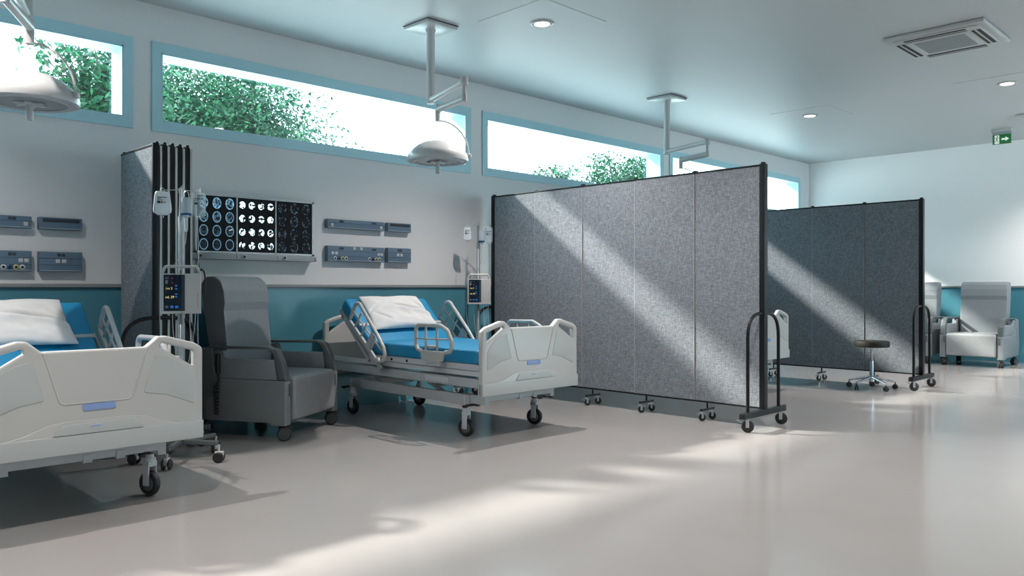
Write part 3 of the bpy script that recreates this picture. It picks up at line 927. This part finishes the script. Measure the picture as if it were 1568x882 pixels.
def bag(kind):
    if kind == 'milk':
        out = [(-.038, 0), (.038, 0), (.045, -.02), (.055, -.115), (.052, -.135), (.028, -.152), (-.028, -.152), (-.052, -.135), (-.055, -.115), (-.045, -.02)]
    else:
        out = [(-.040, 0), (.040, 0), (.042, -.01), (.041, -.140), (.032, -.155), (-.032, -.155), (-.041, -.140), (-.042, -.01)]
    out = [(p.x, p.y) for p in fillet([(a, b, 0) for a, b in out], .012, 4)]
    me = plate(out, (), .026, .012)
    me.transform(Matrix.Translation((0, -.013, 0)))
    root = link('infusion_bag', me, 'bag_milk' if kind == 'milk' else 'bag_clear')
    pr = MB()
    x0 = -.030
    pr.box(x0, .026, -.0142, -.0134, -.042, -.037).box(x0, x0+.022, -.0142, -.0134, -.051, -.047).box(x0, x0+.018, -.0142, -.0134, -.078, -.062)
    pr.box(.008, .020, -.0142, -.0134, -.074, -.068)
    obj('printed_label', pr, 'label_ink', root)
    pr = MB().box(x0+.001, x0+.040, -.0142, -.0134, -.057, -.054).box(x0+.020, x0+.033, -.0142, -.0134, -.078, -.062)
    obj('small_print', pr, 'ink_grey', root)
    ports = MB().cyl((-.008, 0, -.148), (-.008, 0, -.172), .0035, 8).cyl((.006, 0, -.148), (.006, 0, -.168), .0035, 8)
    obj('outlet_port', ports, 'tube', root)
    hk = MB().sweep([(-.012, 0, -.002), (-.010, 0, .014), (0, 0, .022), (.010, 0, .014), (.012, 0, -.002)], .0022, 6)
    obj('hanging_loop', hk, 'tube', root)
    return root
def bottle():
    b = MB().lathe([(0, 0), (.030, 0), (.031, -.004), (.031, -.095), (.026, -.108), (.014, -.116), (0, -.117)], n=24)
    root = obj('infusion_bottle', b, 'bottle')
    obj('cap', MB().lathe([(0, -.112), (.020, -.112), (.022, -.122), (.012, -.128), (.011, -.20), (.004, -.22), (0, -.22)], n=20), 'tube', root)
    obj('hanging_loop', MB().sweep([(-.016, 0, 0), (-.014, 0, .03), (0, 0, .045), (.014, 0, .03), (.016, 0, 0)], .003, 6), 'tube', root)
    obj('cap_ring', MB().lathe([(.0315, -.098), (.0335, -.100), (.0335, -.106), (.029, -.112), (.0285, -.100)], n=24, ring=True), 'gas_blue', root)
    return root
IV = iv_stand(); PU = pump(); BG1 = bag('milk'); BG2 = bag('clear'); BT = bottle()
def tubes(root_pts, label, grp, nm='infusion_tubing'):
    m_ = MB()
    for pts in root_pts: m_.sweep(pts, .0024, 6)
    o = obj(nm, m_, 'tube')
    return tag(o, label, 'tubing', grp)
def bez(a, b, c, d, n=14):
    a, b, c, d = map(Vector, (a, b, c, d)); r = []
    for i in range(n+1):
        t = i/n; r.append(a*(1-t)**3 + b*3*t*(1-t)**2 + c*3*t*t*(1-t) + d*t**3)
    return r
STANDS = [((2.065, 5.10), 'beside the folded partition', 'nearest the camera', 0), ((5.40, 5.96), 'in the corner by the far end of the long partition', 'far', 1)]
yaw = math.radians(45.38) - PI/2 - math.radians(-24)
yaws = [math.radians(-20), math.radians(-36)]
for k, ((ix, iy), where, which, far) in enumerate(STANDS):
    a = yaws[k]
    ex = Vector((math.cos(a), math.sin(a), 0)); ey = Vector((-math.sin(a), math.cos(a), 0))
    o = IV if k == 0 else copy_tree(IV)
    o.location = (ix, iy, 0); o.rotation_euler = (0, 0, 0 if k == 0 else .09)
    tag(o, ('steel drip stand on five casters beside the folded partition', 'steel drip stand on the wall behind the far end of the long partition')[k], 'drip stand', 'drip stands with infusion pumps')
    for ch in [x for x in bpy.data.objects if x.parent == o and x.name.startswith('hook_arms')]: ch.rotation_euler = (0, 0, a - o.rotation_euler.z)
    p = PU if k == 0 else copy_tree(PU)
    off = -.066
    p.location = (ix + ey.x*off + ex.x*.0, iy + ey.y*off, .945); p.rotation_euler = (0, 0, a)
    tag(p, ('white infusion pump with lit display on the stand beside the folded partition', 'white infusion pump on the stand near the end of the long partition')[k], 'infusion pump', 'infusion pumps on drip stands')
    for j, (B, dx, nm) in enumerate(((BG1, -.108, 'left'), (BG2, .108, 'right'))):
        g = B if k == 0 else copy_tree(B)
        g.location = (ix + ex.x*dx, iy + ex.y*dx, 1.712); g.rotation_euler = (0, 0, a + (.0, .12)[j])
        if k == 1 and j == 0: g.scale = (.8, .8, .9)
        tag(g, (('milky white infusion bag hanging left on the stand by the folded partition', 'clear infusion bag hanging right, overlapping the scan viewer'), ('infusion bag with black print hanging left on the distant drip stand', 'clear infusion bag hanging right on the distant drip stand'))[k][j], 'infusion bag', 'infusion bags on the drip stands')
    g = BT if k == 0 else copy_tree(BT)
    g.location = (ix + ex.x*.030 - ey.x*.048, iy + ex.y*.030 - ey.y*.048, 1.672); g.rotation_euler = (0, 0, a)
    tag(g, ('clear infusion bottle hanging before the pole of the stand by the folded partition', 'clear infusion bottle hanging at the pole of the distant drip stand')[k], 'infusion bottle', 'infusion bottles on the drip stands')
    c = Vector((ix, iy, 0))
    def q(u, v, z): return c + ex*u + ey*v + Vector((0, 0, z))
    paths = [bez(q(.10, 0, 1.54), q(.10, 0, 1.40), q(.11, -.05, 1.30), q(.098, -.04, 1.232)),
             bez(q(.030, -.048, 1.45), q(.03, -.05, 1.33), q(-.02, -.06, 1.27), q(-.05, -.05, 1.236)),
             bez(q(-.115, 0, 1.54), q(-.120, -.01, 1.35), q(-.125, -.03, 1.10), q(-.123, -.05, .90)),
             bez(q(-.123, -.05, .90), q(-.12, -.05, .75), q(-.09, -.03, .60), q(.0, -.03, .50)),
             bez(q(-.05, -.05, .94), q(-.05, -.05, .80), q(-.03, -.03, .65), q(0, -.03, .50)),
             bez(q(.05, -.05, .94), q(.05, -.05, .80), q(.08, -.03, .65), q(.0, -.03, .50)),
             bez(q(.085, -.05, .94), q(.08, -.05, .75), q(.03, -.03, .65), q(.10, -.03, .42)),
             bez(q(.10, -.05, .94), q(.09, -.05, .75), q(.13, -.03, .65), q(.04, -.03, .46))]
    tubes(paths, ('clear tubing looping around the pump beside the folded partition', 'clear tubing hanging around the distant drip stand pump')[k], 'tubing on the drip stands')
    if k == 0:
        cp = bez(q(.118, .0, 1.21), q(.150, .0, 1.25), q(.150, .0, 1.10), q(.140, .01, 1.03))
        cab = obj('power_cable', MB().sweep(cp, .005, 8).sweep([q(.110, .0, 1.215), q(.128, 0, 1.220)], .008, 8), 'rubber')
        tag(cab, 'short black power cable at the right side of the nearer infusion pump', 'cable')

# ------------------------------------------------------------------ bed head service units
def unit_plain(w, h, kind):
    """wall box, origin at left bottom on the wall, front towards -y"""
    d = .055
    names = {'top': 'lamp_panel', 'bot': 'service_panel'}
    root = thing('bedhead_panel', 'u', 'wall panel')
    obj('casing', MB().box(0, w, -d, 0, 0, h, bev=.003), 'unit', root)
    obj('edge_line', MB().box(.004, w-.004, -d-.002, -d+.001, .006, .009), 'socket', root)
    return root, d
G_UNIT = 'slate blue service panels on the wall above the beds'
def face(root, name, x, z, w, h, m, d, label=None, t=.003, bev=.001):
    o = obj(name, MB().box(x-w/2, x+w/2, -d-t, -d+.001, z-h/2, z+h/2, bev=bev), m, root)
    if label: o['label'] = label
    return o
def outlet(root, x, z, d, ring):
    o = obj('gas_outlet', MB().lathe([(.0, 0), (.017, 0), (.018, .004), (.014, .007), (.0, .007)], (x, -d, z), 20, 'Y'), ring, root)
    obj('outlet_core', MB().lathe([(.0, 0), (.009, 0), (.009, .003), (0, .003)], (x, -d-.006, z), 16, 'Y'), 'outlet_dk', o)
def top_long():
    r, d = unit_plain(.615, .083, 'top')
    obj('groove', MB().box(.0, .615, -d-.0015, -d+.001, .048, .050), 'unit_dark', r)
    for x in (.13, .155, .485, .51): face(r, 'data_socket', x, .066, .022, .018, 'socket_dk', d)
    for x in (.045, .578): face(r, 'light_switch', x, .030, .026, .028, 'socket', d)
    return r
def top_short():
    r, d = unit_plain(.275, .085, 'top')
    face(r, 'lamp_slot', .14, .064, .235, .026, 'unit_dark', d, 'dark recessed strip', t=.002)
    return r
def bot_long():
    r, d = unit_plain(.615, .140, 'bot')
    for z in (.045, .092): obj('groove', MB().box(.0, .615, -d-.0015, -d+.001, z, z+.002), 'unit_dark', r)
    for x in (.13, .155, .485, .51): face(r, 'data_socket', x, .118, .022, .020, 'socket_dk', d)
    for x in (.050, .088, .548, .583): face(r, 'wall_socket', x, .075, .027, .026, 'socket', d)
    for x in (.280, .355): face(r, 'wall_socket', x, .121, .027, .026, 'socket', d)
    for i, x in enumerate((.075, .112, .152, .190, .445, .482, .520, .557)): outlet(r, x, .028, d, ('socket', 'gas_blue', 'yellow', 'socket')[i % 4])
    return r
def bot_short():
    r, d = unit_plain(.275, .140, 'bot')
    for z in (.045, .092): obj('groove', MB().box(.0, .275, -d-.0015, -d+.001, z, z+.002), 'unit_dark', r)
    for x in (.125, .152): face(r, 'data_socket', x, .118, .022, .020, 'socket_dk', d)
    for x in (.117, .157): face(r, 'wall_socket', x, .074, .028, .026, 'socket', d)
    return r
specs = [(top_long, 3.842, 1.641, .888, 1.511, 'long shallow blue wall panel with two white switches'),
         (top_short, 4.500, 1.641, 1.548, 1.511, 'short shallow blue panel with a dark slot'),
         (bot_long, 3.842, 1.342, .888, 1.215, 'long blue panel with sockets and gas outlets'),
         (bot_short, 4.500, 1.345, 1.548, 1.215, 'short blue panel with one pair of white sockets')]
for fn, x2, z2, x1, z1_, lab in specs:
    a = fn(); a.location = (x2, W, z2); tag(a, lab + ', right of the scan viewer', group=G_UNIT)
    b = copy_tree(a); b.location = (x1, W, z1_); tag(b, lab + ', left of the folded partition', group=G_UNIT)

# ------------------------------------------------------------------ scan viewer
lb = thing('scan_viewer', 'wide wall light box showing three sheets of medical scans above the recliner', 'light box', (2.60, W, 1.33))
obj('housing', MB().box(.03, 1.085, -.075, 0, .05, .525, bev=.004), 'cover', lb)
fr = MB().box(.03, 1.085, -.082, -.072, .510, .525).box(.03, 1.085, -.082, -.072, .050, .066).box(.03, .046, -.082, -.072, .05, .525).box(1.068, 1.085, -.082, -.072, .05, .525)
for x in (.376, .722): fr.box(x-.005, x+.005, -.082, -.072, .05, .525)
obj('frame', fr, 'whitem', lb)
obj('film_ledge', MB().box(.0, 1.10, -.105, 0, 0, .048, bev=.004), 'cover', lb)
for i, (x0, x1, nx, sty) in enumerate(((.047, .370, 3, 'brain'), (.382, .716, 4, 'chest'), (.728, 1.067, 3, 'faint'))):
    o = obj('scan_film', MB().box(0, x1-x0, -.077, -.073, 0, .443), film_material('film_' + sty, nx, 4, x1-x0, .443, sty), lb, (x0, 0, .067))
    tag(o, ('film with blue ringed head scans', 'film with bright white chest scans', 'film with faint dark scans')[i])
    if i == 0:
        obj('pen_mark', MB().box(-.016, .016, -.0785, -.0765, -.003, .003, rot=Euler((0, -.3, 0)).to_matrix().to_4x4()), 'signwhite', o, (.278, 0, .175))
for x in (.060, .425, .788):
    k = obj('dimmer_knob', MB().lathe([(0, 0), (.020, 0), (.021, .004), (.015, .010), (0, .010)], (x, -.104, .026), 24, 'Y'), 'greywhite', lb)
    obj('knob_core', MB().lathe([(0, 0), (.011, 0), (.011, .006), (0, .006)], (x, -.112, .026), 16, 'Y'), 'rubber', k)
for x in (.372, .735, 1.088): obj('ledge_clip', MB().box(x-.010, x+.006, -.110, -.10, .010, .040, bev=.002), 'cover', lb)
cb = obj('viewer_cable', MB().sweep(bez((2.68, W-.012, 1.33), (2.70, W-.02, 1.25), (2.68, W-.02, 1.18), (2.69, W-.045, 1.06)), .005, 8), 'rubber')
tag(cb, 'black cable hanging from the scan viewer behind the recliner', 'cable')

# ------------------------------------------------------------------ surgical lamps
def surgical_lamp(elbow, head, label, loc):
    root = thing('examination_lamp', label, 'ceiling lamp', loc, 0, 'white dome examination lamps hanging from the ceiling')
    # origin at ceiling; z negative downwards
    obj('ceiling_plate', MB().box(-.16, .16, -.16, .16, -.030, -.002, bev=.006).add([], []), 'lamp_white', root)
    obj('plate_gasket', MB().box(-.165, .165, -.165, .165, -.006, 0), 'unit_dark', root)
    obj('drop_pole', MB().lathe([(.0, -.03), (.045, -.03), (.034, -.06), (.034, -.63)], n=28).lathe([(0, -.645), (.034, -.645), (.036, -.60), (.034, -.59)], n=28), 'lamp_white', root)
    E = Vector((*elbow, 0)); H = Vector((*head, 0))
    z1 = -.612; z2 = -.745
    d = E.normalized()
    obj('upper_arm', MB().sweep([Vector((0, 0, z1)) + d*.02, E + Vector((0, 0, z1+.0))], .026, 14), 'lamp_white', root)
    j = MB().cyl(E + Vector((0, 0, z1+.030)), E + Vector((0, 0, z1-.030)), .030, 16)
    j.cyl(E + Vector((0, 0, z1)), E + Vector((0, 0, z2-.01)), .016, 12).cyl(E + Vector((0, 0, z2+.030)), E + Vector((0, 0, z2-.026)), .022, 14)
    obj('elbow_joint', j, 'lamp_white', root)
    L = H - E
    obj('lower_arm', MB().sweep([E + Vector((0, 0, z2)), H + Vector((0, 0, z2-.02))], .024, 12, flat=1.25), 'lamp_white', root)
    obj('end_joint', MB().cyl(H + Vector((0, 0, z2+.015)), H + Vector((0, 0, -.86)), .022, 14), 'lamp_white', root)
    # yoke: arc from the joint over to the rim, on camera-right side
    rv = Vector((.7118, -.7024, 0))
    R = .245; zr = -1.145
    c0 = H + Vector((0, 0, -.855))
    tip = H + rv*(R+.002) + Vector((0, 0, zr+.01))
    arcp = []
    for i in range(15):
        t = i/14*PI/2
        arcp.append(H + rv*(R+.002)*math.sin(t) + Vector((0, 0, (zr+.01) + (-.855-(zr+.01))*math.cos(t))))
    obj('yoke_arc', MB().sweep(arcp, .0065, 8), 'lamp_white', root)
    hd = MB().lathe([(0, .130), (.06, .127), (.12, .112), (.17, .085), (.215, .045), (.236, .018), (.243, -.012), (.240, -.034), (.222, -.040), (.217, -.032), (0, -.030)], H + Vector((0, 0, zr)), 56)
    dome = obj('lamp_head', hd, 'lamp_white', root)
    obj('rim_ring', MB().lathe([(.180, -.040), (.200, -.040), (.204, -.034), (.180, -.030)], H + Vector((0, 0, zr)), 48, ring=True), 'lamp_white', dome)
    obj('lens', MB().lathe([(0, -.036), (.178, -.036), (.178, -.030), (0, -.030)], H + Vector((0, 0, zr)), 48), 'lamp_glass', dome)
    pts = []
    for i in range(24):
        a = 2*PI*i/24; r_ = .082 if i % 4 in (0, 1) else .050
        pts.append((r_*math.cos(a), r_*math.sin(a)))
    me = plate([(p[0], p[1]) for p in pts], (), .010, .002, 'XY', 0)
    link('centre_boss', me, 'lamp_white', dome, H + Vector((0, 0, zr-.046)))
    obj('steering_handle', MB().lathe([(0, -.040), (.016, -.040), (.018, -.06), (.016, -.125), (.010, -.130), (0, -.131)], H + Vector((0, 0, zr)), 20), 'lamp_white', dome)
    obj('yoke_hinge', MB().box(-.018, .018, -.014, .014, -.018, .014, bev=.004), 'lamp_white', root, tip, (0, 0, -.78))
    return root
surgical_lamp((-.20, -.65), (-.17, -.30), 'white examination lamp hanging in front of the long middle window', (4.18, 5.20, HC))
surgical_lamp((-.24, -.63), (-.05, -.29), 'nearest examination lamp, its large white dome cut by the left edge', (1.22, 5.19, HC))
surgical_lamp((-.20, -.65), (-.17, -.30), 'examination lamp whose head hides behind the long partition', (7.69, 5.26, HC))

# ------------------------------------------------------------------ ceiling fittings
def downlight(x, y, label, k=1.0):
    root = thing('downlight', label, 'ceiling light', (x, y, HC-.004), 0, 'round recessed ceiling downlights')
    obj('trim_ring', MB().lathe([(.076, 0), (.100, 0), (.101, -.004), (.078, -.010), (.074, -.006)], n=40, ring=True), 'ac_white', root)
    obj('inner_ring', MB().lathe([(.066, -.002), (.076, -.002), (.076, -.009), (.066, -.009)], n=40, ring=True), 'slot', root)
    obj('diffuser', MB().lathe([(0, -.004), (.068, -.004), (.068, -.007), (0, -.007)], n=40), 'diffuser', root)
    ld = bpy.data.lights.new('bulb', 'SPOT'); ld.energy = DOWNLIGHT_W*k; ld.color = DOWN_COL
    ld.spot_size = math.radians(125); ld.spot_blend = .9; ld.shadow_soft_size = .018
    l = bpy.data.objects.new('bulb', ld); COL.objects.link(l); l.parent = root; l.location = (0, 0, -.03)
    return root
downlight(4.776, 4.488, 'round ceiling downlight at the top middle, nearest in view')
downlight(9.736, 4.515, 'round ceiling downlight above the far partition')
downlight(9.693, 2.33, 'round ceiling downlight right of the air conditioner')
downlight(4.776, .20, 'added unseen downlight filling the open floor with light')  # out of view, added to lift the foreground floor
downlight(.45, 4.45, 'round ceiling downlight over the nearest bed', .85)
downlight(4.776, 2.33, 'round ceiling downlight just above the top edge', .78)
downlight(.45, 2.33, 'round ceiling downlight above the aisle')
downlight(9.69, .10, 'added unseen downlight filling the open floor at the right')  # also out of view, added as fill for the right-hand floor
downlight(12.55, 2.0, 'added unseen downlight brightening the back wall')  # unseen fill lamp, put in to wash the back wall
downlight(12.55, -.6, 'added unseen downlight brightening the back wall, farther right')  # second unseen fill lamp for the same wall
def access_panel(x, y, label):
    m_ = MB().box(x-.37, x+.37, y-.37, y+.37, HC-.003, HC+.001)
    g = obj('ceiling_tile', m_, 'ceil')
    return tag(g, label, 'ceiling panel', 'square ceiling panels around the downlights')
access_panel(4.75, 4.465, 'thin square ceiling panel around the nearest downlight')
access_panel(9.70, 4.475, 'thin square ceiling panel around the downlight over the far partition')
access_panel(9.69, 2.37, 'thin square ceiling panel around the downlight beside the air conditioner')

def ac_unit():
    root = thing('ceiling_air_conditioner', 'a', 'air conditioner')
    h = .40
    o = [(p.x, p.y) for p in fillet([(-h, -h, 0), (h, -h, 0), (h, h, 0), (-h, h, 0)], .03, 5)]
    link('fascia', plate(o, (), .034, .012, 'XY', -.034), 'ac_white', root)
    o = [(p.x, p.y) for p in fillet([(-.345, -.345, 0), (.345, -.345, 0), (.345, .345, 0), (-.345, .345, 0)], .05, 5)]
    link('inner_fascia', plate(o, (), .014, .006, 'XY', -.046), 'ac_white', root)
    for k in range(4):
        s = MB().box(-.24, .24, -.330, -.302, -.049, -.044).box(-.24, .24, -.288, -.262, -.049, -.044)
        obj('air_slot', s, 'slot', root, None, (0, 0, k*PI/2))
        f = MB().box(-.24, .24, -.302, -.288, -.050, -.044, rot=None)
        obj('louvre', f, 'ac_white', root, None, (0, 0, k*PI/2))
    obj('grille_rim', MB().box(-.235, .235, -.235, .235, -.0478, -.045, bev=.001), 'ac_white', root)
    obj('intake_grille', MB().box(-.20, .20, -.20, .20, -.0490, -.046), 'ac_grille', root)
    return root
ac = ac_unit(); ac.location = (7.59, 2.29, HC)
G_AC = 'square ceiling air conditioners'
tag(ac, 'square white ceiling air conditioner with black slots, whole in view', group=G_AC)
ac2 = copy_tree(ac); ac2.location = (11.93, 2.29, HC)
tag(ac2, 'ceiling air conditioner at the right edge, only one corner showing', group=G_AC)
spk = obj('ceiling_sprinkler', MB().lathe([(0, -.030), (.016, -.030), (.016, -.026), (.006, -.022), (.006, -.008), (.022, -.004), (.022, 0), (0, 0)], (5.92, 1.85, HC), 20), 'ac_white')
tag(spk, 'tiny white ceiling sprinkler at the top edge', 'sprinkler')

# exit sign, plate facing the room
es = thing('exit_sign', 'small green exit sign with running figure and arrow below the ceiling', 'exit sign', (12.45, 3.055, HC), 0)
obj('mount', MB().box(-.03, .03, -.12, .12, -.040, 0, bev=.003), 'ac_white', es)
obj('hanger', MB().box(-.005, .005, -.115, .115, -.075, -.04), 'cover', es)
pl = obj('sign_plate', MB().box(-.006, .006, -.112, .112, -.205, -.075, bev=.001), 'green', es)
fy = -.0068
def yz(pts, m, name, parent=pl, off=-.0085):
    return link(name, plate(pts, (), .002, .0004, 'YZ', off), m, parent)
# camera looks towards +x: image left is +y
yz([(.085, -.198), (.030, -.198), (.030, -.083), (.085, -.083)], 'signwhite', 'pictogram_field')
man = MB()
def limb(a, b, w):
    a = Vector((-.0098, *a)); b = Vector((-.0098, *b)); man.sweep([a, b], w, 6)
man.lathe([(0, -.001), (.0085, -.001), (.0085, .001), (0, .001)], (-.0098, .052, -.098), 14, 'X')
limb((.055, -.112), (.060, -.145), .0065); limb((.055, -.114), (.040, -.124), .003); limb((.040, -.124), (.034, -.114), .003)
limb((.056, -.114), (.072, -.118), .003); limb((.072, -.118), (.078, -.130), .003)
limb((.060, -.145), (.044, -.158), .004); limb((.044, -.158), (.046, -.182), .004)
limb((.060, -.145), (.066, -.165), .004); limb((.066, -.165), (.080, -.176), .004)
obj('running_figure', man, 'green', pl)
yz([(.002, -.128), (-.045, -.128), (-.045, -.108), (-.088, -.140), (-.045, -.172), (-.045, -.152), (.002, -.152)], 'signwhite', 'arrow')

# ------------------------------------------------------------------ outside
struct('ground', MB().box(-30, 45, W+.25, 45, -.25, -.15), 'paving')
def tree(cx, cy, base, cz, rx, rz, nleaf, size, label, seed, open_=.5):
    rnd = random.Random(seed)
    root = thing('broadleaf_tree', label, 'tree', (cx, cy, -.15), 0, 'trees outside the high windows')
    tr = MB()
    top = cz + .15
    trunk_top = Vector((rnd.uniform(-.1, .1), rnd.uniform(-.1, .1), max(.6, top - rz*.7)))
    tr.sweep([(0, 0, 0), trunk_top*.5 + Vector((.05, 0, 0)), trunk_top], [.16, .12, .09], 10)
    leaves_v = []; leaves_f = []
    nb = 34
    tips = []
    for i in range(nb):
        ga = i*2.39996; zz = 1 - 2*(i+.5)/nb
        rr = math.sqrt(max(0, 1-zz*zz))
        k = rnd.uniform(.72, 1.05)
        tip = Vector((rr*math.cos(ga)*rx*k, rr*math.sin(ga)*rx*k, top + zz*rz*k))
        mid = trunk_top.lerp(tip, .5) + Vector((rnd.uniform(-.15, .15), rnd.uniform(-.15, .15), rnd.uniform(0, .2)))*rx
        tr.sweep([trunk_top + Vector((0, 0, rnd.uniform(-.3, .1))), mid, tip], [.045, .022, .006], 5)
        for t_ in (.45, .7, 1.0):
            base_p = mid.lerp(tip, max(0, t_*2-1)) if t_ > .5 else trunk_top.lerp(mid, t_*2)
            for q in range(3):
                tips.append(base_p + Vector((rnd.gauss(0, 1), rnd.gauss(0, 1), rnd.gauss(0, .8)))*rx*.13)
    for i in range(nleaf):
        b_ = tips[rnd.randrange(len(tips))]
        sp_ = rx*open_*.28
        p = b_ + Vector((rnd.gauss(0, sp_), rnd.gauss(0, sp_), rnd.gauss(0, sp_*.75)))
        s = size*rnd.uniform(.6, 1.2)
        e = Euler((rnd.uniform(-.9, .9), rnd.uniform(-.9, .9), rnd.uniform(0, 6.28))).to_matrix()
        q = [Vector((-s, 0, 0)), Vector((0, -s*.42, -s*.1)), Vector((s, 0, 0)), Vector((0, s*.42, -s*.1))]
        o = len(leaves_v)
        leaves_v += [(p + e @ v)[:] for v in q]; leaves_f.append((o, o+1, o+2, o+3))
    obj('trunk', tr, 'bark', root)
    me = bpy.data.meshes.new('foliage'); me.from_pydata(leaves_v, [], leaves_f)
    o = link('foliage', me, 'leaf', root)
    return root
tree(5.85, 13.6, 0, 3.72, 2.05, 1.30, 60000, .054, 'large dense green tree filling the left half of the long middle window', 3, .62)
tree(3.15, 10.0, 0, 3.35, .80, 1.00, 7000, .060, 'airy green tree outside the window at the left edge', 5, .55)
tree(16.3, 12.5, 0, 3.55, 1.15, 1.15, 15000, .060, 'rounded green tree behind the right part of the third window', 8, .5)
tree(13.7, 12.5, 0, 3.35, .55, .62, 4000, .058, 'small treetop showing low in the middle of the third window', 11, .6)
